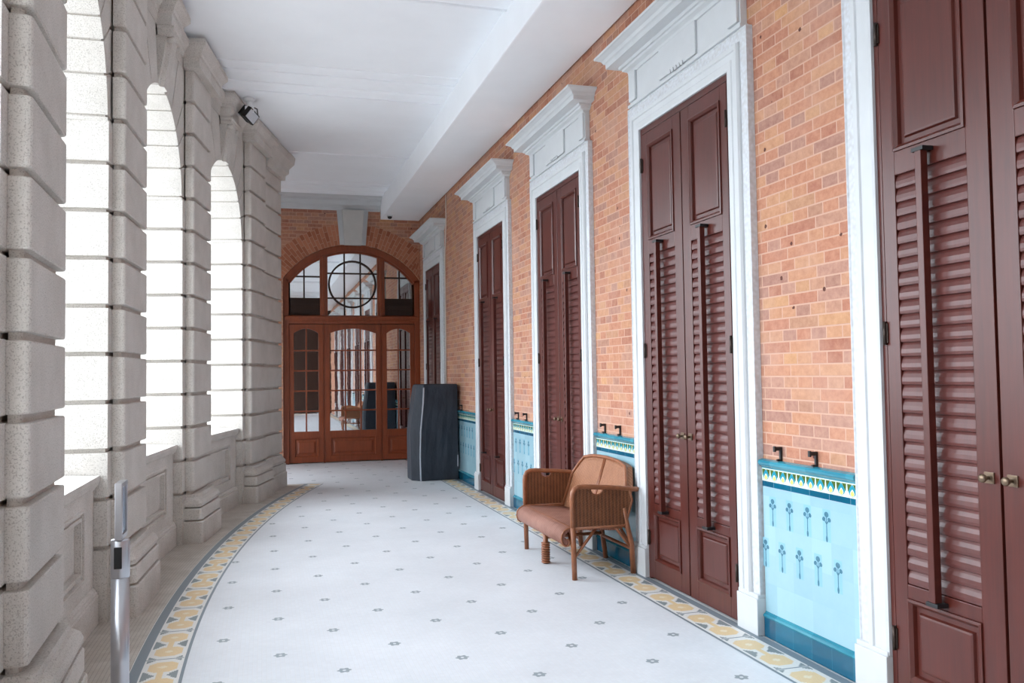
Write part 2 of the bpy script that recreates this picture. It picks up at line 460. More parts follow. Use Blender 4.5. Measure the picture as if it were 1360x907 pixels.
# ------------------------------------------------------------------ shuttered doors
LV0, LV1 = .50, 2.13
def leaf_meshes(parent, sgn):
    """one leaf: y from .006 (meeting stile) to .541 (hinge), mirrored by sgn"""
    Y = lambda y: sgn*y
    X0, X1 = 0.0, .045                      # front face at local x=0 (towards the corridor is -x)
    b = B()
    def bx(y0, y1, z0, z1, x0=X0, x1=X1, bev=.003): b.box((x0, Y(y0), z0), (x1, Y(y1), z1), 0, bev)
    bx(.006, .105, .012, 2.942); bx(.470, .541, .012, 2.942)
    bx(.105, .470, .012, .125); bx(.105, .470, .445, LV0); bx(.105, .470, LV1, 2.225); bx(.105, .470, 2.862, 2.942)
    for z0, z1 in ((.125, .445), (2.225, 2.862)):
        # recessed panel: moulding frame, sunk ground and raised field
        def ring(ins, x): return [(x, Y(.105+ins), z0+ins), (x, Y(.470-ins), z0+ins), (x, Y(.470-ins), z1-ins), (x, Y(.105+ins), z1-ins)]
        b.loft([ring(0, .012), ring(0, -.007), ring(.010, -.009), ring(.022, .002), ring(.026, .017), ring(.046, .017), ring(.052, .007), ring(.060, .005)], cap=False)
        b.face(ring(.060, .005))
    b.box((.043, Y(.1), .1), (.047, Y(.475), 2.9), 0)
    lf = b.done('door_leaf', M['mahogany'], parent)
    # louvre
    b = B(); n = 29; ph = (LV1-LV0)/n
    for k in range(n):
        z = LV0+k*ph
        prof = [(z+.001, .010), (z+.0035, .0045), (z+.014, .003), (z+.030, .004), (z+.046, .009), (z+ph+.004, .017), (z+ph+.004, .026), (z+.042, .018), (z+.016, .014), (z+.003, .014)]
        prof = [(p[1], p[0]) for p in prof]
        ring = lambda y: [(x, y, zz) for x, zz in prof]
        b.loft([ring(Y(.1055)), ring(Y(.4695))])
    b.done('louvre', M['slat_wood'], lf)
    b = B()
    b.box((-.050, Y(.271), .476), (-.018, Y(.303), 2.185), 0, .003)
    r = b.done('tilt_rod', M['mahogany'], lf)
    b = B()
    for z, d in ((2.188, 1), (.468, -1)):
        b.box((-.053, Y(.257), z-.008), (-.002, Y(.317), z+.008), 0, .002)
    tag(b.done('rod_bracket', M['iron'], lf), 'black iron bracket')
    b = B()
    b.box((-.006, Y(.028), .945), (0.0, Y(.070), .985), 0, .002)
    b.xform(Matrix.Identity(4))
    t = B(); t.lathe([(.004, 0), (.007, .004), (.007, .018), (.014, .022), (.016, .030), (.012, .037), (.002, .038)], seg=14)
    t.xform(Matrix.Translation((-.005, Y(.049), .965)) @ Matrix.Rotation(-PI/2, 4, 'Y')); b.merge(t)
    tag(b.done('knob', M['brass'], lf), 'small aged brass knob')
    for z in (.27, 1.497, 2.735):
        b = B(); b.box((-.006, Y(.532), z-.04), (.002, Y(.556), z+.04), 0, .002)
        b.tube([(-.008, Y(.545), z-.048), (-.008, Y(.545), z+.048)], .008, 8)
        tag(b.done('hinge', M['bronze'], lf), 'dark bronze hinge')
    return lf

def make_door(name):
    t = thing(name, '', 'door', kind='structure')
    b = B()
    for s_ in (-1, 1): b.box((.002, s_*.545, .0), (.08, s_*.5705, 2.984), 0, .002)
    b.box((.002, -.545, 2.947), (.08, .545, 2.984), 0, .002)
    b.box((.05, -.545, .0), (.08, .545, .012))
    b.done('door_frame', M['mahogany'], t)
    leaf_meshes(t, 1); leaf_meshes(t, -1)
    return t
dl = ['tall louvred mahogany double door at the right edge, cut off by the frame',
      'tall louvred mahogany double door right of the wicker settee',
      'louvred mahogany double door directly behind the far arm of the wicker settee',
      'louvred mahogany double door between the wicker settee and the black cover',
      'far narrow-looking louvred door behind the black draped cover']
d0 = make_door('door_1'); door_objs = [d0]
for i in range(1, 5):
    c = dup(d0); c.name = 'door_%d' % (i+1); door_objs.append(c)
for c, y, l in zip(door_objs, DOORS, dl):
    c.location = (XD, y, 0); c['label'] = l

# ------------------------------------------------------------------ door surrounds
def sweep_frame(b, prof, hw, zt, z0, mi=0):
    """prof: list of (d outward from the opening edge, x); mitred around three sides"""
    rings = []
    path = [lambda d: (-hw-d, z0), lambda d: (-hw-d, zt+d), lambda d: (hw+d, zt+d), lambda d: (hw+d, z0)]
    for f in path: rings.append([(x,)+f(d) for d, x in prof])
    b.loft(rings, mi=mi)
def make_surround():
    t = thing('door_surround', '', 'door surround')
    HW, ZT = .571, 2.985
    b = B()
    back = XB-XF
    sweep_frame(b, [(0, back), (0, .004), (.012, 0), (.045, 0), (.050, .006), (.085, .004), (.090, -.004), (.112, -.006), (.120, .004), (.122, .012), (.122, back)], HW, ZT, .19)
    b.done('architrave', M['white_paint'], t)
    b = B()
    sweep_frame(b, [(.1225, back), (.1225, .014), (.130, .012), (.178, .016), (.184, .010), (.190, .012), (.190, back)], HW, ZT, .19)
    b.done('carved_border', M['carved'], t)
    for s_ in (-1, 1):
        b = B(); b.box((-.012, s_*.572, 0), (back, s_*.768, .186), 0, .004); b.box((-.004, s_*.574, .184), (back, s_*.764, .205), 0, .004)
        b.done('plinth_block', M['white_paint'], t)
    # frieze with tablet
    b = B()
    b.box((.012, -.712, 3.176), (back, .712, 3.42))
    b.box((-.002, -.725, 3.176), (back, .725, 3.196), 0, .003)
    b.box((-.004, -.24, 3.21), (.012, .24, 3.41), 0, .004)
    for s_ in (-1, 1):
        b.box((-.006, s_*.60, 3.21), (.012, s_*.70, 3.41), 0, .004)
    for k in range(5):
        y = -.08+k*.04
        b.prism([(y-.012, 3.20), (y+.012, 3.20), (y+.008, 3.225), (y-.008, 3.225)], 0, -.010, .0)
    fr = b.done('frieze', M['white_paint'], t)
    b = B()
    prof = [(.040, 3.405), (.050, 3.405), (.056, 3.425), (.082, 3.436), (.086, 3.450), (.100, 3.452), (.104, 3.470), (.172, 3.474), (.174, 3.506), (.186, 3.512), (.196, 3.530), (.226, 3.545), (.236, 3.548), (.238, 3.562), (.10, 3.568)]
    rings = []
    for p, z in prof:
        h_ = .70+(p-.04)*.9; x = back-p
        rings.append([(back, -h_, z), (x, -h_, z), (x, h_, z), (back, h_, z)])
    b.loft(rings)
    b.done('cornice', M['white_paint'], t)
    return t
sl = ['white moulded surround of the cut-off shutter door at the right edge',
      'white moulded door surround with broad cornice right of the wicker settee',
      'white moulded door surround behind the far arm of the wicker settee',
      'white moulded door surround second from the arched end wall',
      'white moulded door surround farthest away, against the arched end wall']
s0 = make_surround(); srs = [s0]+[dup(s0) for _ in range(4)]
for c, y, l in zip(srs, DOORS, sl):
    c.location = (XF, y, 0); c['label'] = l; c['group'] = 'white door surrounds on the brick wall'
# the same wall carries on past the camera (seen mirrored in the end panes)
for k, y in enumerate((.097, -2.189)):
    c = dup(d0); c.name = 'door_%d' % (k+6); c.location = (XD, y, 0); c['label'] = 'louvred double door on the brick wall beside the viewpoint, ' + ('nearer' if k == 0 else 'farther back')
    c = dup(s0); c.location = (XF, y, 0); c['label'] = 'white surround of the louvred door beside the viewpoint, ' + ('nearer' if k == 0 else 'farther back')

# ------------------------------------------------------------------ tiled dados
DF = 2.466   # tile face
def disc(b, x, y, z, ry, rz, mi, n=10, rot=0):
    b.face([(x, y+ry*math.cos(2*PI*k/n)*math.cos(rot)-rz*math.sin(2*PI*k/n)*math.sin(rot), z+ry*math.cos(2*PI*k/n)*math.sin(rot)+rz*math.sin(2*PI*k/n)*math.cos(rot)) for k in range(n)], mi)
def make_dado(width):
    w = width/2
    t = thing('tile_dado', '', 'wall tiles')
    b = B(); b.box((-.012, -w, 0), (.014, w, .098), 0, .002)
    b.done('skirting', M['tile_dark'], t)
    b = B()
    b.prism([(-w, .0)], 1, 0, 0) if False else None
    prof = [(.014, .098), (-.014, .098), (-.018, .106), (-.012, .114), (-.004, .118), (-.002, .126), (.014, .126)]
    b.loft([[(x, -w, z) for x, z in prof], [(x, w, z) for x, z in prof]])
    b.done('base_moulding', M['tile_cap'], t)
    b = B(); b.box((0, -w, .126), (.014, w, .762))
    for row, (zc, ny, off) in enumerate(((.575, int((width-.12)/.1435), 0), (.360, int((width-.1)/.1435), .0))):
        ny = (4, 5)[row] if width < .8 else ny
        span = (ny-1)*.1435
        for k in range(ny):
            y = .070-span/2+k*.1435
            zz = zc+.055
            b.face([(-.0006, y-.028, zz-.062), (-.0006, y+.028, zz-.062), (-.0006, y+.028, zz+.085), (-.0006, y-.028, zz+.085)], 1)
            X = -.0011
            disc(b, X, y, zz+.062, .016, .013, 2); disc(b, X, y-.020, zz+.040, .012, .010, 2, rot=.4); disc(b, X, y+.020, zz+.040, .012, .010, 2, rot=-.4)
            b.face([(X, y-.0035, zz-.055), (X, y+.0035, zz-.055), (X, y+.0025, zz+.055), (X, y-.0025, zz+.055)], 2)
            disc(b, X-.0002, y, zz-.048, .007, .016, 2)
            b.face([(X-.0001, y-.016, zz+.034), (X-.0001, y, zz+.014), (X-.0001, y+.003, zz+.02), (X-.0001, y-.013, zz+.038)], 2)
            b.face([(X-.0001, y+.016, zz+.034), (X-.0001, y, zz+.014), (X-.0001, y-.003, zz+.02), (X-.0001, y+.013, zz+.038)], 2)
    b.done('tile_field', [M['tile_pale'], M['motif_pane'], M['motif_stem']], t)
    b = B(); b.box((-.002, -w, .762), (.014, w, .790), 0, .001)
    b.done('line_course', M['tile_line'], t)
    b = B(); b.box((-.003, -w, .790), (.014, w, .855))
    n = int(width/.0735); X = -.0036
    for k in range(n):
        y = -w+.0368+k*.0735*(width/.0735/n)
        pts = lambda s_, z0, up, wd: [(y, z0), (y+wd*.75, z0+up*.22), (y+wd, z0+up*.45), (y+wd*.62, z0+up*.75), (y, z0+up), (y-wd*.62, z0+up*.75), (y-wd, z0+up*.45), (y-wd*.75, z0+up*.22)]
        def fl(p, x, mi): b.face([(x, q[0], q[1]) for q in p], mi)
        fl([(y-.034, .850), (y-.004, .850), (y-.030, .815)], X, 2); fl([(y+.034, .850), (y+.030, .815), (y+.004, .850)], X, 2)
        fl(pts(0, .793, .057, .026), X-.0002, 1)
        fl(pts(0, .795, .034, .0155), X-.0004, 5)
        fl(pts(0, .797, .026, .012), X-.0006, 3)
    b.done('frieze_band', [M['tile_ivory'], M['motif_teal'], M['motif_green'], M['motif_yellow'], M['motif_cream'], M['motif_cream']], t)
    b = B()
    prof = [(.014, .855), (-.003, .855), (-.006, .862), (-.016, .868), (-.024, .876), (-.026, .886), (-.020, .896), (.0, .902), (.014, .902)]
    b.loft([[(x, -w, z) for x, z in prof], [(x, w, z) for x, z in prof]], smooth=False)
    b.done('cap_rail', M['tile_cap'], t)
    return t
HWS = .771
gaps = [(DOORS[0]+HWS, DOORS[1]-HWS), (DOORS[1]+HWS, DOORS[2]-HWS), (DOORS[2]+HWS, DOORS[3]-HWS), (DOORS[3]+HWS, DOORS[4]-HWS)]
tl = ['pale blue tile dado with palm motifs, nearest, between the two right-hand doors',
      'pale blue tile dado partly hidden behind the wicker settee',
      'pale blue tile dado between the settee and the second door from the end',
      'shaded green-blue tile dado beside the black draped cover']
td0 = make_dado(gaps[0][1]-gaps[0][0]-.002)
for k, (g, l) in enumerate(zip(gaps, tl)):
    c = td0 if k == 0 else (make_dado(g[1]-g[0]-.002) if k == 3 else dup(td0))
    c.location = (DF, (g[0]+g[1])/2, 0); c['label'] = l; c['group'] = 'tile dados on the brick wall'
c = dup(td0); c.location = (DF, DOORS[0]-1.143, 0); c['label'] = 'pale blue tile dado beside the viewpoint, outside the right edge'; c['group'] = 'tile dados on the brick wall'

def make_hook():
    b = B()
    b.box((-.012, -.007, -.014), (0, .007, .052), 0, .002)
    b.box((-.040, -.009, .036), (-.001, .009, .054), 0, .003)
    b.box((-.030, -.006, -.016), (-.001, .006, -.006), 0, .002)
    b.box((-.046, -.008, .030), (-.036, .008, .058), 0, .002)
    return b.done('wall_hook', M['iron'])
hk = make_hook(); first = True
hl = [('left iron hook on the brick above the nearest palm dado', 0, .216), ('right iron hook on the brick above the nearest palm dado', 0, -.069),
      ('left iron hook on the brick above the wicker settee', 1, .216), ('right iron hook on the brick above the wicker settee', 1, -.069),
      ('left iron hook on the brick left of the settee', 2, .216), ('right iron hook on the brick left of the settee', 2, -.069),
      ('iron hook on the brick right of the black draped cover', 3, -.06)]
for l, gi, off in hl:
    c = hk if first else hk.copy()
    if not first: COL.objects.link(c)
    first = False
    c.location = (XB, (gaps[gi][0]+gaps[gi][1])/2+off, .918)
    tag(c, l, 'hook', 'iron hooks above the dados')

# ------------------------------------------------------------------ ceiling and long beam
b = B()
ZB, ZR = ZC-.012, ZC+.022
b.box((-1.6, YB-.5, ZC+.022), (XB+.5, YE+.8, ZC+.3))
bands = [(-5.6, -2.9), (-.35+-.65, 1.70), (4.0-.3, 6.34), (8.75, 11.03)]
XL = -1.6
def band(y0, y1): b.box((XL, y0, ZB), (XB-.01, y1, ZC+.06))
for y0, y1 in bands: band(y0, y1)
def bead(y, z, r): b.tube([(XL, y, z), (XB-.02, y, z)], r, 8, smooth=True)
for y0, y1 in bands+[(13.5, 13.5)]:
    if y0 < y1: bead(y1-.012, ZB, .014)                       # far bead of each band
    # moulded near edge of each band, facing the viewer
    for dy, h_, w_ in ((-.74, .018, .10), (-.52, .034, .12), (-.20, .030, .2)):
        prof = [(y0+dy, ZC+.055), (y0+dy+.01, ZC+.02-h_*.2), (y0+dy+.05, ZC+.012-h_*.3), (y0+dy+w_, ZC+.012-h_*.5), (y0+dy+w_, ZC+.055)]
        b.loft([[(XL, p[0], p[1]) for p in prof], [(XB-.02, p[0], p[1]) for p in prof]])
tag(b.done('ceiling', M['ceiling_paint']), 'white ceiling with shallow moulded bands', 'ceiling', kind='structure')
b = B()
b.box((1.835, YB, ZS), (XB-.014, YE-.01, ZC+.02), 0, .012)
tag(b.done('ceiling_beam', M['ceiling_paint']), 'long white beam running above the shutter doors', 'beam', kind='structure')

# ------------------------------------------------------------------ arcade: piers, arches, parapets
ZJ = [.41+.273*k for k in range(13)]       # joints .41 .. 3.686
ZTOP = 3.955
def usec(f, hw, z, back=-.0715, r=.02):
    """rounded-front rectangle section (x towards the corridor)"""
    pts = [(back, -hw, z)]
    for k in range(5):
        a = k/4*PI/2
        pts.append((f-r+r*math.sin(a), -hw+r-r*math.cos(a), z))
    for k in range(5):
        a = k/4*PI/2
        pts.append((f-r+r*math.cos(a), hw-r+r*math.sin(a), z))
    pts.append((back, hw, z))
    return pts
def make_pier():
    t = thing('stone_pier', '', 'pier')
    b = B()
    S = [(.080, .377, 0), (.080, .377, .172), (.074, .371, .181), (.040, .337, .182), (.040, .337, .192), (.068, .365, .193), (.070, .367, .198), (.070, .367, .278), (.064, .361, .287), (.030, .327, .288), (.030, .327, .298),
         (.062, .359, .299), (.068, .365, .325), (.058, .355, .350), (.040, .337, .366), (.026, .323, .372), (.022, .319, .396), (-.030, .295, .398)]
    b.loft([usec(f, h_, z, r=.03) for f, h_, z in S])
    b.done('pier_base', M['granite'], t)
    b = B()
    S = [(-.030, .295, .398)]
    for z in ZJ:
        S += [(-.030, .295, z+.013), (-.004, .321, z+.015), (0, .325, z+.021)]
        zn = z+.273
        if zn < ZTOP-.05: S += [(0, .325, zn-.021), (-.004, .321, zn-.016), (-.030, .295, zn-.014)]
        else: S += [(0, .325, ZTOP)]
    b.loft([usec(f, h_, z, r=.022) for f, h_, z in S])
    b.done('pier_shaft', M['granite'], t)
    b = B()
    S = [(.012, .337, ZTOP+.001), (.066, .391, ZTOP+.004), (.066, .391, ZTOP+.085), (.078, .403, ZTOP+.095), (.082, .407, ZTOP+.12), (.105, .43, ZTOP+.15), (.125, .45, ZTOP+.175), (.125, .45, ZTOP+.212), (.11, .43, ZTOP+.241)]
    b.loft([usec(f, h_, z, r=.012) for f, h_, z in S])
    b.done('capital', M['granite'], t)
    # jamb block behind the pilaster, reaching out through the wall
    b = B()
    def sec(z, d, dj=.0): return [(-.072-d, -.415+dj, z), (-.072-d, .415-dj, z), (-.46, .415-dj, z), (-.46, -.415+dj, z)]
    R_ = [sec(0, 0)]
    for z in ZJ:
        if z > 2.75: break
        R_ += [sec(z-.013, 0), sec(z-.010, .02, .032), sec(z+.010, .02, .032), sec(z+.013, 0)]
    R_.append(sec(2.836, 0))
    b.loft(R_)
    b.done('jamb_block', M['granite'], t)
    return t
ARCH_R, ZSP = .704, 2.836
def make_arch():
    t = thing('stone_arch', '', 'arch')
    HWB = 1.085
    # joint angles from the spring line
    aa = [0]+[math.degrees(math.atan((z-ZSP)/.79)) for z in (2.867, 3.140, 3.413, 3.686)]+[63, 79.5]
    def outer(a):
        a_ = math.radians(a); c, s_ = math.cos(a_), math.sin(a_)
        # boundary: horizontal joint line once it reaches y=.79, i.e. box y<=HWB
        if ZSP+.79*math.tan(a_) < ZTOP and a < 89: return [(.79, ZSP+.79*math.tan(a_)), (HWB, ZSP+.79*math.tan(a_))]
        return [((ZTOP-ZSP)*c/s_, ZTOP)]
    b = B()
    X0, X1 = -.0715, -.46
    for sg in (-1, 1):
        for a0, a1 in zip(aa, aa[1:]):
            g = .55
            A0, A1 = a0+(g if a0 > 0 else .0), a1-g
            n = 5
            inner = [(ARCH_R*math.cos(math.radians(A0+(A1-A0)*k/n)), ZSP+ARCH_R*math.sin(math.radians(A0+(A1-A0)*k/n))) for k in range(n+1)]
            o0, o1 = outer(A0), outer(A1)
            if a0 == 0: o0 = [(.79, ZSP), (HWB, ZSP)]
            pts = inner+o1
            if len(o0) == 2 and len(o1) == 1: pts = inner+o1+[(HWB, ZTOP)]
            pts = pts+o0[::-1]
            P = [(sg*y, z) for y, z in pts]
            if sg < 0: P = P[::-1]
            b.prism(P, 0, X0, X1)
    # recessed backing that fills the joints
    n = 40
    for sg in (1,):
        r2 = ARCH_R+.012
        pts = [(r2*math.cos(PI*k/n), ZSP+r2*math.sin(PI*k/n)) for k in range(n+1)]
        for k in range(n):
            p, q = pts[k], pts[k+1]
            def up(pp): return (pp[0], ZTOP-.002)
            b.prism([p, up(p), up(q), q][::-1], 0, X0-.014, X1+.01)
        for s_ in (-1, 1):
            ys_ = sorted((s_*r2, s_*(HWB-.002))); b.box((X0-.014, ys_[0], ZSP+.001), (X1+.01, ys_[1], ZTOP-.002))
    b.done('voussoirs', M['granite'], t)
    # keystone
    b = B()
    def ks(z, w, x, k=.25): return [(-.35, -w, z), (x-.028, -w, z), (x-.028, -w*.62, z), (x, -w*.50, z), (x, w*.50, z), (x-.028, w*.62, z), (x-.028, w, z), (-.35, w, z)]
    b.loft([ks(3.528, .105, -.045), ks(3.60, .115, -.035), ks(3.80, .138, .005), ks(3.885, .148, .020)])
    k_ = b.done('keystone', M['granite'], t)
    b = B()
    def bx4(z, w, x): return [(-.0705, -w, z), (x, -w, z), (x, w, z), (-.0705, w, z)]
    b.loft([bx4(3.886, .145, .012), bx4(3.895, .155, .030), bx4(3.905, .16, .036), bx4(3.925, .16, .036), bx4(3.932, .17, .048), bx4(3.954, .17, .048)])
    for s_ in (-1, 1):     # small scrolls
        b.tube([(-.02, s_*.105, 3.868), (.045, s_*.105, 3.868)], .022, 10)
    b.done('keystone_cap', M['granite'], t)
    # entablature between the pilasters, breaking forward over the keystone
    b = B()
    def en(f, z, hw): return [(-.30, -hw, z), (f, -hw, z), (f, hw, z), (-.30, hw, z)]
    b.loft([en(f, z, 1.075) for f, z in ((-.070, ZTOP+.001), (-.066, ZTOP+.09), (-.055, ZTOP+.10), (-.05, ZTOP+.125), (-.03, ZTOP+.15), (-.005, ZTOP+.175), (-.005, ZTOP+.212), (-.02, ZTOP+.241))])
    b.loft([en(f, z, w) for f, z, w in ((.030, ZTOP+.001, .17), (.034, ZTOP+.09, .17), (.045, ZTOP+.10, .18), (.05, ZTOP+.125, .185), (.07, ZTOP+.15, .205), (.09, ZTOP+.175, .225), (.09, ZTOP+.212, .225), (.08, ZTOP+.2405, .21))])
    b.done('entablature', M['granite'], t)
    return t
def make_parapet():
    t = thing('stone_parapet', '', 'parapet')
    w = .700
    b = B()
    b.box((-.174, -w, .20), (-.36, w, .742))
    # sunk panel with stepped frame
    b.box((-.137, -w, .200), (-.175, w, .275)); b.box((-.137, -w, .670), (-.175, w, .742))
    for s_ in (-1, 1): b.box((-.137, s_*w, .275), (-.175, s_*.47, .670))
    def rg(i, x): return [(x, -.47+i, .275+i), (x, .47-i, .275+i), (x, .47-i, .670-i), (x, -.47+i, .670-i)]
    b.loft([rg(0, -.174), rg(0, -.137), rg(.008, -.132), rg(.020, -.132), rg(.022, -.150), rg(.040, -.150), rg(.042, -.140), rg(.060, -.140), rg(.064, -.172)], cap=False)
    b.face(rg(.064, -.1722))
    bmesh.ops.delete(b.bm, geom=[], context='FACES')
    b.done('parapet_wall', M['granite'], t)
    b = B()
    prof = [(-.38, .742), (-.128, .742), (-.124, .752), (-.112, .762), (-.100, .795), (-.103, .818), (-.38, .830)]
    b.loft([[(x, -w, z) for x, z in prof], [(x, w, z) for x, z in prof]])
    b.done('coping', M['granite'], t)
    b = B()
    prof = [(-.36, 0), (-.108, 0), (-.108, .150), (-.113, .158), (-.113, .168), (-.121, .174), (-.121, .184), (-.132, .194), (-.137, .1995), (-.36, .1995)]
    b.loft([[(x, -w, z) for x, z in prof], [(x, w, z) for x, z in prof]])
    b.done('skirting', M['granite'], t)
    return t
p0 = make_pier(); a0 = make_arch(); r0 = make_parapet()
pl = {-1: ('rusticated granite pier beside the viewpoint, out at the left', 0), 0: ('rusticated granite pier cut off by the left edge of the frame', 1), 1: ('rusticated granite pier behind the steel barrier post', 2),
      2: ('rusticated granite pier third from the front, under the middle arches', 3), 3: ('farthest wide granite pier, standing next to the arched end door', 4), -2: ('granite pier behind the viewpoint', 5), -3: ('granite pier farthest behind the viewpoint', 6)}
first = True
for k in (-3, -2, -1, 0, 1, 2, 3):
    ph = PH0-PITCH+PITCH*k
    c = p0 if first else dup(p0); first = False
    p = arc(RF-(.027 if k == 0 else 0), ph); c.location = (p.x, p.y, 0); c.rotation_euler.z = -ph
    c['label'] = {-4: 'granite pier farthest behind the viewpoint', -3: 'granite pier far behind the viewpoint', -2: 'granite pier just behind the viewpoint', -1: 'granite pier beside the viewpoint, outside the left edge',
                  0: 'rusticated granite pier cut off by the left edge of the frame', 1: 'rusticated granite pier directly behind the steel barrier post', 2: 'rusticated granite pier third from the front, between the middle and the last arch',
                  3: 'farthest fully seen rusticated granite pier, left of the arched end door', 4: 'granite pier hidden round the curve behind the farthest pier'}[k]
    c['group'] = 'rusticated granite piers'
first = True
for k in range(-3, 3):
    ph = PH0-PITCH*.5+PITCH*k
    c = a0 if first else dup(a0); q = r0 if first else dup(r0); first = False
    p = arc(RF, ph)
    for o_ in (c, q): o_.location = (p.x, p.y, 0); o_.rotation_euler.z = -ph
    w_ = {0: 'first, just beyond the cut-off pier at left', 1: 'in the middle, beyond the pier behind the barrier post', 2: 'last, beside the farthest pier', 3: 'hidden round the curve beyond the farthest pier', -1: 'beside the viewpoint, outside the left edge', -2: 'just behind the viewpoint', -3: 'far behind the viewpoint', -4: 'farthest behind the viewpoint'}[k]
    tag(c, 'granite arch with keystone, '+w_, group='granite arches of the gallery'); tag(q, 'low granite parapet with sunk panel, '+w_, group='granite parapets under the arches')

# second pilaster that stands against the farthest pier
def half_pilaster():
    t = thing('wall_pilaster', 'half pilaster of rusticated granite joined to the right side of the farthest pier', 'pilaster')
    b = B()
    hw = .35
    S = [(.045, hw+.03, 0), (.045, hw+.03, .175), (.035, hw+.02, .186), (.022, hw+.01, .19), (.032, hw+.02, .194), (.032, hw+.02, .285), (.012, hw, .294), (.030, hw+.01, .304), (.030, hw+.01, .33), (.0, hw-.015, .372), (-.012, hw-.012, .398)]
    b.loft([usec(f, h_, z, back=-.16, r=.02) for f, h_, z in S]); b.done('pier_base', M['granite'], t)
    b = B(); S = [(-.030, hw-.018, .398)]
    for z in ZJ:
        S += [(-.042, hw-.03, z+.013), (-.016, hw-.004, z+.015), (-.012, hw, z+.021)]
        zn = z+.273
        if zn < ZTOP-.05: S += [(-.012, hw, zn-.021), (-.016, hw-.004, zn-.016), (-.042, hw-.03, zn-.014)]
        else: S += [(-.012, hw, ZTOP-.1)]
    b.loft([usec(f, h_, z, back=-.16, r=.018) for f, h_, z in S]); b.box((-.40, -.72, 2.84), (-.165, .30, ZTOP+.2)); b.done('pier_shaft', M['granite'], t)
    b = B()
    S = [(.0, hw, ZTOP-.099), (.036, hw+.03, ZTOP-.092), (.04, hw+.035, ZTOP-.03), (.07, hw+.07, ZTOP), (.075, hw+.075, ZTOP+.06), (.13, hw+.12, ZTOP+.13), (.14, hw+.13, ZTOP+.212), (.12, hw+.1, ZTOP+.241)]
    b.loft([usec(f, h_, z, back=-.16, r=.012) for f, h_, z in S]); b.done('capital', M['granite'], t)
    return t
hp = half_pilaster()
ph = PH0-PITCH+PITCH*3+.768/RF
p = arc(RF+.03, ph); hp.location = (p.x, p.y, 0); hp.rotation_euler.z = -ph

# ------------------------------------------------------------------ end walls
XA, RA, ZA, HD = 1.388, 1.33, 2.153, 1.088     # arch centre x, radius, centre height, half width of the opening
YD = YE+.09                                     # face of the end door joinery
def arch_z(x, r=RA): return ZA+math.sqrt(max(0, r*r-(x-XA)**2))
b = B(); uvl = b.bm.loops.layers.uv.new('UVMap')
XLW = -1.6
b.box((XLW, YE, -.006), (XA-HD, YE+.35, ZC+.05))
n = 36
xs = [XA-HD+2*HD*k/n for k in range(n+1)]
for x0, x1 in zip(xs, xs[1:]):
    b.prism([(YE, x0), (YE, x1)], 2, 0, 0) if False else None
    lo0, lo1 = arch_z(x0), arch_z(x1)
    v = [b.bm.verts.new(p) for p in ((x0, YE, lo0), (x1, YE, lo1), (x1, YE, ZC+.05), (x0, YE, ZC+.05), (x0, YE+.35, lo0), (x1, YE+.35, lo1), (x1, YE+.35, ZC+.05), (x0, YE+.35, ZC+.05))]
    for q in ((0, 1, 2, 3), (7, 6, 5, 4), (0, 4, 5, 1)): b.face([v[i] for i in q])
b.box((XA+HD, YE, 0), (XB-.001, YE+.35, ZC+.05)) if XA+HD < XB-.002 else None
# ring of rubbed bricks round the arch, set 6 mm proud
a1 = math.acos(HD/RA)
W_ = .33; nn = 48
for k in range(nn):
    t0 = a1*.86+(PI-2*a1*.86)*k/nn; t1 = a1*.86+(PI-2*a1*.86)*(k+1)/nn
    def pt(t, r): return (min(XA+r*math.cos(t), XB-.004), YE-.006, ZA+r*math.sin(t))
    f = b.bm.faces.new([b.bm.verts.new(q) for q in (pt(t0, RA), pt(t0, RA+W_), pt(t1, RA+W_), pt(t1, RA))]); f.material_index = 1
    for l, q in zip(f.loops, ((0, t0*RA*1.1), (W_, t0*RA*1.1), (W_, t1*RA*1.1), (0, t1*RA*1.1))): l[uvl].uv = q
tag(b.done('wall_end', [M['brick_end'], M['arch_brick']]), 'brick end wall with a round arch of rubbed bricks', 'wall', kind='structure')
# white cornice on the end wall
b = B()
prof = [(YE, 4.022), (YE-.02, 4.022), (YE-.03, 4.04), (YE-.05, 4.055), (YE-.06, 4.10), (YE-.10, 4.115), (YE-.14, 4.15), (YE-.16, 4.155), (YE-.17, 4.19), (YE-.26, 4.20), (YE-.30, 4.231), (YE, 4.231)]
b.loft([[(.0, y, z) for y, z in prof], [(1.83, y, z) for y, z in prof]])
tag(b.done('trim_4', M['white_paint']), 'white stepped cornice under the ceiling on the end wall', 'cornice', kind='structure')
# keystone over the end arch
t = thing('arch_keystone', 'grey painted keystone above the arched end door', 'keystone', (XA, YE, 0))
b = B()
def kk(z, w, y): return [(-w, 0, z), (-w, y, z), (w, y, z), (w, 0, z)]
b.loft([kk(3.470, .205, -.03), kk(4.020, .250, -.03)]); b.done('side_block', M['white_paint'], t)
b = B(); b.loft([kk(3.462, .135, -.085), kk(4.021, .175, -.110)]); b.done('keystone_face', M['grey_stone_trim'], t)

# arched end door: frame, fanlight, centre leaf, side leaves
t = thing('door_8', 'arched oak end door with fanlight, glazed leaf and glazed side leaves', 'door', (XA, YD, 0), kind='structure')
def ptsarc(r, x0, x1, n=24): return [(x0+(x1-x0)*k/n, ZA+math.sqrt(max(0, r*r-(x0+(x1-x0)*k/n)**2))) for k in range(n+1)]
HI = HD-.003
b = B()
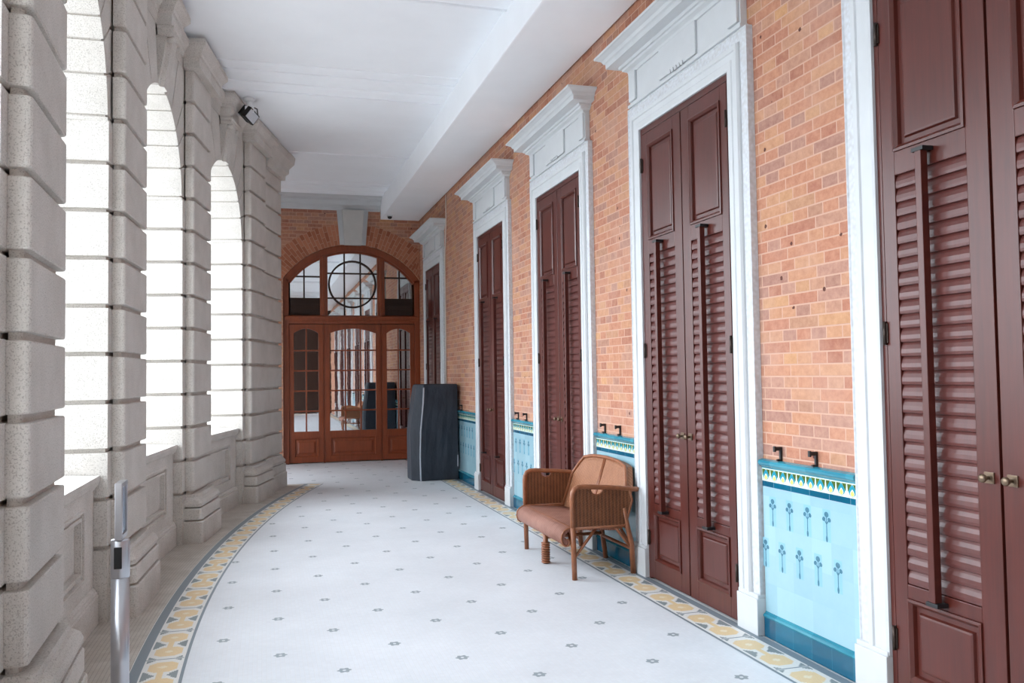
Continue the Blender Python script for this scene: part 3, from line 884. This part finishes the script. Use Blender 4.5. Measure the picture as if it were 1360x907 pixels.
# outer arched rim
n = 40; outer = ptsarc(RA-.003, -HI, HI, n); inner = ptsarc(RA-.10, -HI+.085, HI-.085, n)
rim = lambda y0, y1: b.loft([[(o_[0], y0, o_[1]), (i_[0], y0, i_[1]), (i_[0], y1, i_[1]), (o_[0], y1, o_[1])] for o_, i_ in zip(outer, inner)])
rim(-.045, .06)
rim2o = ptsarc(RA-.10, -HI+.085, HI-.085, n); rim2i = ptsarc(RA-.135, -HI+.115, HI-.115, n)
b.loft([[(o_[0], -.02, o_[1]), (i_[0], -.02, i_[1]), (i_[0], .05, i_[1]), (o_[0], .05, o_[1])] for o_, i_ in zip(rim2o, rim2i)])
for s_ in (-1, 1):
    b.box((s_*HI, -.045, 0), (s_*(HI-.085), .06, ZA+math.sqrt((RA-.003)**2-HI**2)), 0, .004)
    b.box((s_*.395, -.035, 2.33), (s_*.515, .05, ZA+math.sqrt((RA-.1)**2-.515**2)+.02), 0, .006)
    b.box((s_*.435, -.05, 2.33), (s_*.475, -.02, ZA+math.sqrt((RA-.1)**2-.475**2)), 0, .006)
    b.box((s_*.453-.012, -.01, 0), (s_*.453+.012, .03, 2.21), 0, .003)
# transom
prof = [(.06, 2.205), (-.03, 2.205), (-.04, 2.225), (-.04, 2.255), (-.055, 2.27), (-.07, 2.30), (-.07, 2.322), (-.03, 2.342), (.06, 2.342)]
b.loft([[(-HI+.02, y, z) for y, z in prof], [(HI-.02, y, z) for y, z in prof]])
b.done('door_frame', M['oak'], t)
# fanlight: glazing bars + glass (centre and two sides)
def bar(b, p, q, w=.011, y0=-.012, y1=.012):
    p, q = Vector((p[0], 0, p[1])), Vector((q[0], 0, q[1])); d = (q-p).normalized(); n_ = Vector((-d.z, 0, d.x))*w
    b.loft([[(p+n_)+Vector((0, y0, 0)), (p-n_)+Vector((0, y0, 0)), (p-n_)+Vector((0, y1, 0)), (p+n_)+Vector((0, y1, 0))], [(q+n_)+Vector((0, y0, 0)), (q-n_)+Vector((0, y0, 0)), (q-n_)+Vector((0, y1, 0)), (q+n_)+Vector((0, y1, 0))]])
def glassfill(pts, parent, name='glass'):
    b = B(); b.loft([[(x, .014, z) for x, z in pts], [(x, .019, z) for x, z in pts]]); return b.done(name, M['glass'], parent)
RG = RA-.13
b = B()
CZ, CR = 2.845, .372
for x in (-.128, .128): bar(b, (x, 2.34), (x, ZA+math.sqrt(RG**2-x*x)+.01))
for z in (2.62, 3.02): bar(b, (-.40, z), (.40, z))
seg = 48
b.loft([[((CR+dr)*math.cos(2*PI*k/seg), dy, CZ+(CR+dr)*math.sin(2*PI*k/seg)) for dr, dy in ((-.014, -.018), (.014, -.018), (.014, .012), (-.014, .012))] for k in range(seg+1)], cap=False)
b.box((-.40, -.02, 2.34), (.40, .02, 2.40)) if False else None
fan = b.done('fanlight', M['dark_panel'], t)
glassfill([(-.40, 2.34), (.40, 2.34)]+ptsarc(RG, -.40, .40, 12)[::-1], fan)
for s_ in (-1, 1):
    b = B()
    x0, x1 = .515, HI-.11
    zt = lambda x: ZA+math.sqrt(max(.0001, RG**2-x*x))
    xm = .515+.245
    bar(b, (s_*xm, 2.60), (s_*xm, zt(xm)+.01)); bar(b, (s_*x0, 2.96), (s_*(math.sqrt(RG**2-(2.96-ZA)**2)+.01), 2.96)); bar(b, (s_*x0, 2.605), (s_*x1, 2.605), .014)
    o_ = b.done('side_light', M['dark_panel'], t)
    pts = [(s_*x0, 2.60)]+[(s_*(x0+(x1-x0)*k/10), zt(x0+(x1-x0)*k/10)) for k in range(11)]+[(s_*x1, 2.60)]
    glassfill(pts, o_)
    b = B(); b.box((s_*x0, -.008, 2.343), (s_*x1, .02, 2.600))
    for k in range(3): b.box((s_*(x0+.01), -.013, 2.36+.078*k), (s_*(x1-.01), -.007, 2.425+.078*k), 0, .003)
    tag(b.done('vent_panel', M['dark_panel'], t), 'dark boarded panel')
def leaf(x0, x1, cols, name):
    b = B()
    st = .075
    z0, z1, zk = .012, 2.195, .50
    g0, g1 = x0+st, x1-st
    for a, c in ((x0, g0), (g1, x1)): b.box((a, -.02, z0), (c, .03, z1), 0, .003)
    b.box((g0, -.02, z0), (g1, .03, .095), 0, .003); b.box((g0, -.02, .40), (g1, .03, zk), 0, .003)
    # head with segmental underside
    n = 14; sag = .075; zs = 2.055
    hd = lambda x: zs+sag*(1-((x-(g0+g1)/2)/((g1-g0)/2))**2)
    for k in range(n):
        a, c = g0+(g1-g0)*k/n, g0+(g1-g0)*(k+1)/n
        b.loft([[(a, -.02, hd(a)), (a, -.02, z1), (a, .03, z1), (a, .03, hd(a))], [(c, -.02, hd(c)), (c, -.02, z1), (c, .03, z1), (c, .03, hd(c))]])
    def ring(i, y): return [(g0+i, y, .095+i), (g1-i, y, .095+i), (g1-i, y, .40-i), (g0+i, y, .40-i)]
    b.loft([ring(0, -.01), ring(0, -.026), ring(.012, -.026), ring(.022, -.006), ring(.05, -.006), ring(.075, -.018)], cap=False); b.face(ring(.075, -.018))
    o_ = b.done(name, M['oak'], t)
    b = B()
    for k in range(1, cols): x = g0+(g1-g0)*k/cols; bar(b, (x, zk), (x, hd(x)+.005), .011, -.012, .012)
    for k in range(1, 5): z = zk+(2.10-zk)*k/5; bar(b, (g0, z), (g1, z), .011, -.010, .010)
    b.done('glazing_bars', M['oak'], o_)
    glassfill([(g0, zk), (g1, zk)]+[(g0+(g1-g0)*k/n, hd(g0+(g1-g0)*k/n)) for k in range(n+1)][::-1], o_)
    return o_
cl = leaf(-.440, .440, 3, 'door_leaf')
leaf(-HI+.087, -.467, 2, 'side_leaf'); leaf(.467, HI-.087, 2, 'side_leaf')
b = B(); b.box((.375, -.026, .10), (.43, -.0195, .27), 0, .002); b.done('push_plate', M['oak'], cl)
# dim lobby beyond the glass
b = B()
for a, c in (((-1.6, YE+3.0, 0), (XB+.3, YE+3.1, ZC)), ((-1.7, YE+.36, 0), (-1.6, YE+3.1, ZC)), ((XB+.3, YE+.85, 0), (XB+.4, YE+3.1, ZC)), ((-1.7, YE+.36, ZC), (XB+.4, YE+3.1, ZC+.1)), ((-1.7, YE+.36, -.1), (XB+.4, YE+3.1, -.007))):
    b.box(a, c)
tag(b.done('wall_lobby', M['dark_room']), 'dim lobby wall beyond the glazed end door', 'wall', kind='structure')
# return wall beyond the last pilaster; unseen wall with doorway added to limit daylight
b = B(); b.box((-1.6, 11.36, -.006), (-1.45, 12.0, ZC+.02)); b.box((-1.6, 13.3, -.006), (-1.45, YE, ZC+.02)); b.box((-1.6, 12.0, 2.3), (-1.45, 13.3, ZC+.02)); b.box((-1.45, 11.25, -.006), (-.05, 11.4, ZC+.02))
tag(b.done('wall_left', M['granite']), 'stone return wall past the farthest pier, with an unseen wall and doorway added to limit daylight', 'wall', kind='structure')
# unseen near end wall, made dark so the left end panes reflect dark
b = B(); b.box((-1.6, YB-.3, -.006), (XB+.3, YB, ZC+.05))
tag(b.done('wall_near', M['dark_panel']), 'unseen wall behind the viewpoint, made dark to darken the end-door panes', 'wall', kind='structure')

# ------------------------------------------------------------------ wicker settee
t = thing('wicker_settee', 'brown wicker settee with woven arms standing against the brick wall', 'settee', (2.18, 5.88, 0))
OX, OY = 2.18, 5.88
L = lambda x, y, z: (x-OX, y-OY, z)
YN, YFa = 5.335, 6.40
def cane(pts, r, name, mat='cane', par=t): 
    b = B(); b.tube([L(*p) for p in pts], r, 10); return b.done(name, M[mat], par)
for (y, nm) in ((YN, 0), (YFa, 1)):
    cane([(1.957, y, 0), (1.953, y, .2), (1.950, y, .34)], [.017, .018, .018], 'leg')
    cane([(2.397, y+(.05 if nm == 0 else -.03), 0), (2.375, y+.02*(1-2*nm), .2), (2.335, y, .34), (2.315, y, .45)], [.019, .018, .017, .016], 'leg')
lg = cane([(1.937, 5.873, 0), (1.937, 5.873, .24)], .018, 'leg')
b = B()
for k in range(9): b.lathe([(.017, -.007), (.032, -.004), (.032, .004), (.017, .007)], L(1.937, 5.873, .012+.0165*k), 12)
tag(b.done('cane_binding', M['cane'], lg), 'cane wrapping round the foot')
cane([(2.41, 5.90, 0), (2.37, 5.90, .30)], .018, 'leg')
# arm rails: front post rising into a bend and running back to the wall
for y, e in ((YN, -1), (YFa, 1)):
    yy = y-.03*e*-1 if False else y
    pts = [(1.950, yy, .30), (1.948, yy, .53), (1.952, yy, .565), (1.966, yy, .590), (1.99, yy, .602), (2.03, yy, .604), (2.2, yy, .592), (2.36, yy, .574), (2.416, yy, .569)]
    ar = cane(pts, .017, 'arm_rail')
    # woven side panel
    b = B()
    outl = [(1.962, .335), (1.962, .55), (1.975, .578), (2.0, .592), (2.06, .592)]
    hole = [(2.075+.046-.046*math.cos(PI*k/8), .589-.044*math.sin(PI*k/8)) for k in range(9)]
    outl += hole+[(2.18, .590), (2.35, .572), (2.372, .50), (2.325, .335)]
    b.loft([[L(x, yy-.009, z) for x, z in outl], [L(x, yy+.009, z) for x, z in outl]])
    sp = b.done('arm_panel', M['wicker'], t)
    b = B(); b.tube([L(x, yy, z) for x, z in hole], .006, 8); tag(b.done('hand_hole_rim', M['cane'], sp), 'cane rim of the hand hole')
    b = B(); b.tube([L(1.955, yy, .335), L(2.31, yy, .335), L(2.325, yy, .345), L(2.372, yy, .50), L(2.352, yy, .574)], .012, 8)
    tag(b.done('panel_binding', M['cane'], sp), 'cane edging of the arm panel')
# backrest shell
y0, y1 = YN+.012, YFa-.012
def bx_(z): return 2.255+(z-.32)*(.125/.385)   # leaning face
front = [(y0, .33), (y0, .57), (5.47, .705), (5.62, .728), (5.88, .735), (6.12, .728), (6.27, .705), (y1, .57), (y1, .33)]
def bow(y): return .03*(1-((y-5.87)/.55)**2)
b = B()
ny, nz = 24, 10
def top(y):
    for (a, c) in zip(front[1:-1], front[2:-1]):
        if a[0] <= y <= c[0]: return a[1]+(c[1]-a[1])*(y-a[0])/(c[0]-a[0])
    return .57
grid = []
for i in range(ny+1):
    y = y0+(y1-y0)*i/ny
    row = []
    for j in range(nz+1):
        z = .31+(top(y)-.31)*j/nz
        row.append((bx_(z)+bow(y), y, z))
    grid.append(row)
V = [[b.bm.verts.new(L(*p)) for p in r] for r in grid]
V2 = [[b.bm.verts.new(L(min(p[0]+.05, 2.452), p[1], p[2]-.004*(j/nz))) for j, p in enumerate(r)] for r in grid]
for i in range(ny):
    for j in range(nz):
        b.face([V[i][j], V[i+1][j], V[i+1][j+1], V[i][j+1]]).smooth = True
        b.face([V2[i][j], V2[i][j+1], V2[i+1][j+1], V2[i+1][j]]).smooth = True
    b.face([V[i][nz], V[i+1][nz], V2[i+1][nz], V2[i][nz]]); b.face([V[i][0], V2[i][0], V2[i+1][0], V[i+1][0]])
for j in range(nz):
    b.face([V[0][j], V[0][j+1], V2[0][j+1], V2[0][j]]); b.face([V[ny][j], V2[ny][j], V2[ny][j+1], V[ny][j+1]])
bk = b.done('backrest', M['wicker_back'], t)
b = B()
edge = [(bx_(top(y0+(y1-y0)*i/ny))+bow(y0+(y1-y0)*i/ny)-.002, y0+(y1-y0)*i/ny, top(y0+(y1-y0)*i/ny)) for i in range(ny+1)]
edge = [(bx_(.32), y0, .32)]+edge+[(bx_(.32), y1, .32)]
b.tube([L(*p) for p in edge], .013, 8)
b.tube([L(bx_(z)+bow(5.88)-.002, 5.88, z) for z in (.32, .5, .73)], .009, 8)
b.tube([L(bx_(z)+bow(5.905)-.002, 5.905, z) for z in (.32, .5, .73)], .006, 8)
tag(b.done('back_binding', M['cane'], bk), 'cane edging and centre rib of the back')
# seat with rolled front
prof = [(2.28, .318), (2.20, .322), (2.05, .334), (1.97, .338), (1.925, .333), (1.895, .318), (1.880, .295), (1.877, .265), (1.885, .235), (1.905, .218), (1.925, .224), (1.935, .245), (1.925, .262), (1.912, .26),
        (1.90, .268), (1.90, .285), (1.915, .305), (1.96, .318), (2.05, .315), (2.28, .300)]
b = B(); b.loft([[L(x, y, z) for x, z in prof] for y in (YN+.022, 5.88, YFa-.02)], smooth=True)
st_ = b.done('seat', M['wicker_seat'], t)
for y in (YN+.020, YFa-.018):
    b = B(); b.tube([L(x, y, z) for x, z in prof[:14]], .0075, 8); b.done('seat_edging', M['cane'], st_)
# under-frame
def rail(p, q, r=.012, nm='stretcher'): cane([p, q], r, nm)
rail((1.952, YN, .325), (1.952, YFa, .325), .013, 'seat_rail')
rail((2.33, YN, .325), (2.33, YFa, .325), .013, 'seat_rail')
rail((1.952, YFa, .215), (2.375, YFa-.02, .195)); rail((2.388, YN+.03, .165), (2.388, YFa-.03, .165))
rail((1.945, 5.873, .185), (2.383, 5.9, .185), .012)
rail((1.955, YN, .14), (2.12, YN+.01, .33), .010, 'brace'); rail((1.955, YFa, .2), (2.04, YFa-.01, .33), .010, 'brace')
rail((2.388, YN+.03, .16), (2.25, YN+.01, .33), .010, 'brace'); rail((1.94, 5.873, .2), (1.945, 5.99, .32), .010, 'brace'); rail((1.94, 5.873, .2), (1.945, 5.76, .32), .010, 'brace')
rail((1.953, YN, .18), (1.95, YN+.12, .32), .010, 'brace'); rail((2.39, YN+.05, .17), (2.35, YN+.2, .32), .010, 'brace')

# ------------------------------------------------------------------ draped cover by the far door
t = thing('draped_cover', 'tall black fabric cover draped over an upright object in the far corner', 'cover', (2.15, 11.2, 0))
b = B()
secs = [(0.0, 1.845, 2.435, 10.965, 11.42, .10), (.02, 1.842, 2.437, 10.962, 11.42, .10), (.3, 1.838, 2.437, 10.965, 11.43, .10), (.62, 1.838, 2.437, 10.97, 11.43, .11), (.75, 1.85, 2.438, 10.972, 11.43, .11), (1.0, 1.885, 2.438, 10.975, 11.43, .10),
        (1.2, 1.915, 2.438, 10.975, 11.43, .08), (1.232, 1.925, 2.436, 10.98, 11.425, .07), (1.243, 1.945, 2.425, 11.0, 11.41, .06)]
rings = []
for k, (z, xa, xb, ya, yb, ch) in enumerate(secs):
    r = []
    base = [(xa, yb), (xa, ya+ch*1.2), (xa+ch, ya)]
    m1 = 7
    for i in range(m1): r.append((xa+ch+(xb-xa-ch)*(i/m1), ya+.010*math.sin(i*1.9+z*5)*math.sin(z*2.4), z))
    r.append((xb, ya, z))
    for i in range(1, 4): r.append((xb, ya+(yb-ya)*i/3, z))
    r.append((xa+.03, yb, z)); r.append((xa, yb-.03, z))
    r.append((xa, ya+ch*1.2, z))
    rings.append([(p[0]-2.15, p[1]-11.2, p[2]) for p in r])
b.loft(rings, smooth=False)
cv = b.done('cover_fabric', M['cover'], t)
b = B(); b.tube([(xa+ch-2.15, ya-11.2-.002, z) for z, xa, xb, ya, yb, ch in secs[:-2]], .010, 6)
tag(b.done('seam_piping', M['piping'], cv), 'pale grey seam piping')
b = B(); b.box((2.425-2.15, 10.955-11.2, .17), (2.440-2.15, 10.962-11.2, .32), 0, .002)
tag(b.done('care_tag', M['piping'], cv), 'small pale tag')

# ------------------------------------------------------------------ barrier post
PX, PY = -.484, 3.30
t = thing('barrier_post', 'brushed steel barrier post with a sign holder in the left foreground', 'barrier post', (PX, PY, 0))
b = B(); b.lathe([(.0, 0), (.165, 0), (.168, .008), (.160, .018), (.05, .034), (.034, .040), (0, .040)], seg=32); b.done('base', M['steel'], t)
b = B(); b.lathe([(0, .040), (.0305, .040), (.0305, .66), (0, .66)], seg=24); b.done('post', M['steel'], t)
b = B(); b.lathe([(0, .66), (.0308, .661), (.0318, .664), (.0318, .787), (.0295, .793), (0, .795)], seg=24); hd_ = b.done('belt_head', M['steel'], t)
b = B(); b.box((-.016, -.0345, .695), (.010, -.022, .770), 0, .002)
tag(b.done('belt_slot', M['slot_black'], hd_), 'black belt slot')
b = B()
y0, y1, z0, z1 = -.045, .085, .795, .992
for a, c in (((y0, z0), (y0+.016, z1)), ((y1-.016, z0), (y1, z1))): b.box((-.012, a[0], a[1]), (.012, c[0], c[1]), 0, .002)
b.box((-.012, y0+.016, z0), (.012, y1-.016, z0+.016)); b.box((-.012, y0+.016, z1-.016), (.012, y1-.016, z1))
sg = b.done('sign_frame', M['steel'], t)
b = B(); b.box((-.006, y0+.016, z0+.016), (.006, y1-.016, z1-.016)); tag(b.done('sign_panel', M['sign_glass'], sg), 'blue-grey sign panel')

# ------------------------------------------------------------------ floodlight, detector, pipe
t = thing('floodlight', 'black and white floodlight hanging from the ceiling above the left arcade', 'floodlight', (-.13, 9.0, ZB))
b = B(); b.lathe([(0, 0), (.055, 0), (.055, -.02), (.03, -.035), (0, -.035)], seg=20); b.done('ceiling_mount', M['lamp_white'], t)
b = B(); b.tube([(0, 0, -.03), (.0, 0, -.10)], .028, 12); b.box((-.04, -.05, -.16), (.05, .05, -.09), 0, .012)
b.done('driver_box', M['lamp_white'], t)
b = B()
t2 = B()
t2.box((-.050, -.08, -.06), (.0, .08, .06), 0, .006)
for k in range(6): t2.box((-.11, -.075+.027*k, -.055), (-.045, -.063+.027*k, .055))
R_ = Matrix.Translation((.03, -.03, -.215)) @ Matrix.Rotation(-.7, 4, 'X') @ Matrix.Rotation(-.5, 4, 'Z') @ Matrix.Rotation(-PI/2+.5, 4, 'Y')
t2.xform(Matrix.Rotation(-.70, 4, 'Z'))
t2.xform(Matrix.Rotation(.62, 4, 'Y'))
t2.xform(Matrix.Translation((.03, -.02, -.19)))
b.merge(t2)
lh = b.done('lamp_head', M['iron'], t)
b = B(); b.box((.0005, -.068, -.048), (.006, .068, .048), 0, .002); b.xform(Matrix.Rotation(-.70, 4, 'Z')); b.xform(Matrix.Rotation(.62, 4, 'Y')); b.xform(Matrix.Translation((.03, -.02, -.19)))
tag(b.done('lens', M['lamp_face'], lh), 'pale glass lens')
b = B(); b.tube([(.02, .0, -.08), (.08, .02, -.10), (.085, .02, -.17)], .006, 6); b.done('yoke', M['iron'], lh)

t = thing('ceiling_detector', 'tiny dark dome detector under the far end of the long beam', 'detector', (1.93, 13.45, ZS))
b = B(); b.lathe([(0, 0), (.05, 0), (.05, -.015), (.04, -.02), (0, -.02)], seg=20); b.done('mount', M['lamp_white'], t)
b = B(); b.lathe([(0, -.02), (.036, -.02), (.034, -.04), (.02, -.055), (0, -.06)], seg=20); b.done('dome', M['slot_black'], t)
b = B(); b.tube([(XB-.009, 11.715, ZS-.0), (XB-.009, 11.72, 3.55), (XB-.009, 11.745, 3.40), (XB-.009, 11.79, 3.16), (XB-.009, 11.825, 3.0), (XB-.009, 11.826, .95)], .009, 8)
tag(b.done('wall_conduit', M['pipe_paint']), 'thin pale conduit running down the brick beside the farthest door', 'pipe')

# ------------------------------------------------------------------ outside ground
b = B(); b.box((-60, -40, -.5), (-1.45, 50, -.25))
tag(b.done('ground', M['paving']), 'pale paving outside the arcade', 'ground', kind='structure')

# ------------------------------------------------------------------ light
w = bpy.data.worlds.new('World'); sc.world = w; w.use_nodes = True
nt = w.node_tree
bg = nt.nodes['Background']; bg.inputs['Color'].default_value = (.845, .92, 1.0, 1)
# overcast sky, brighter on the side where the hidden sun stands
tc = nt.nodes.new('ShaderNodeTexCoord'); dp = nt.nodes.new('ShaderNodeVectorMath'); dp.operation = 'DOT_PRODUCT'
dp.inputs[1].default_value = Vector((-.80, .42, .43)).normalized()
nt.links.new(tc.outputs['Generated'], dp.inputs[0])
def wm(op, a, b):
    n = nt.nodes.new('ShaderNodeMath'); n.operation = op
    for k, v in enumerate((a, b)):
        if isinstance(v, (int, float)): n.inputs[k].default_value = v
        else: nt.links.new(v, n.inputs[k])
    return n.outputs[0]
lobe = wm('POWER', wm('MAXIMUM', dp.outputs['Value'], 0.0), 2.0)
nt.links.new(wm('ADD', wm('MULTIPLY', lobe, 13.4), 1.75), bg.inputs['Strength'])

# ------------------------------------------------------------------ camera
F, YAW, PIT, ROL = 1137.2, .28312, .03887, -.01448
fwd = Vector((math.sin(YAW)*math.cos(PIT), math.cos(YAW)*math.cos(PIT), math.sin(PIT)))
rt = Vector((math.cos(YAW), -math.sin(YAW), 0)); up = rt.cross(fwd)
r_ = math.cos(ROL)*rt+math.sin(ROL)*up; u_ = -math.sin(ROL)*rt+math.cos(ROL)*up
cam = bpy.data.cameras.new('Camera'); co = bpy.data.objects.new('Camera', cam); COL.objects.link(co)
cam.sensor_fit = 'HORIZONTAL'; cam.sensor_width = 36; cam.lens = F/1360*36
cam.clip_start = .05
co.matrix_world = Matrix(((r_.x, u_.x, -fwd.x, 0), (r_.y, u_.y, -fwd.y, 0), (r_.z, u_.z, -fwd.z, 1.35), (0, 0, 0, 1)))
sc.camera = co
sc.view_settings.view_transform = 'Standard'; sc.view_settings.look = 'None'
sc.view_settings.gamma = 1; sc.view_settings.use_curve_mapping = False
sc.view_settings.exposure = 0.0
sc.cycles.use_denoising = True
sc.cycles.max_bounces = 14; sc.cycles.diffuse_bounces = 9; sc.cycles.glossy_bounces = 6; sc.cycles.transparent_max_bounces = 12
sc.cycles.caustics_reflective = False
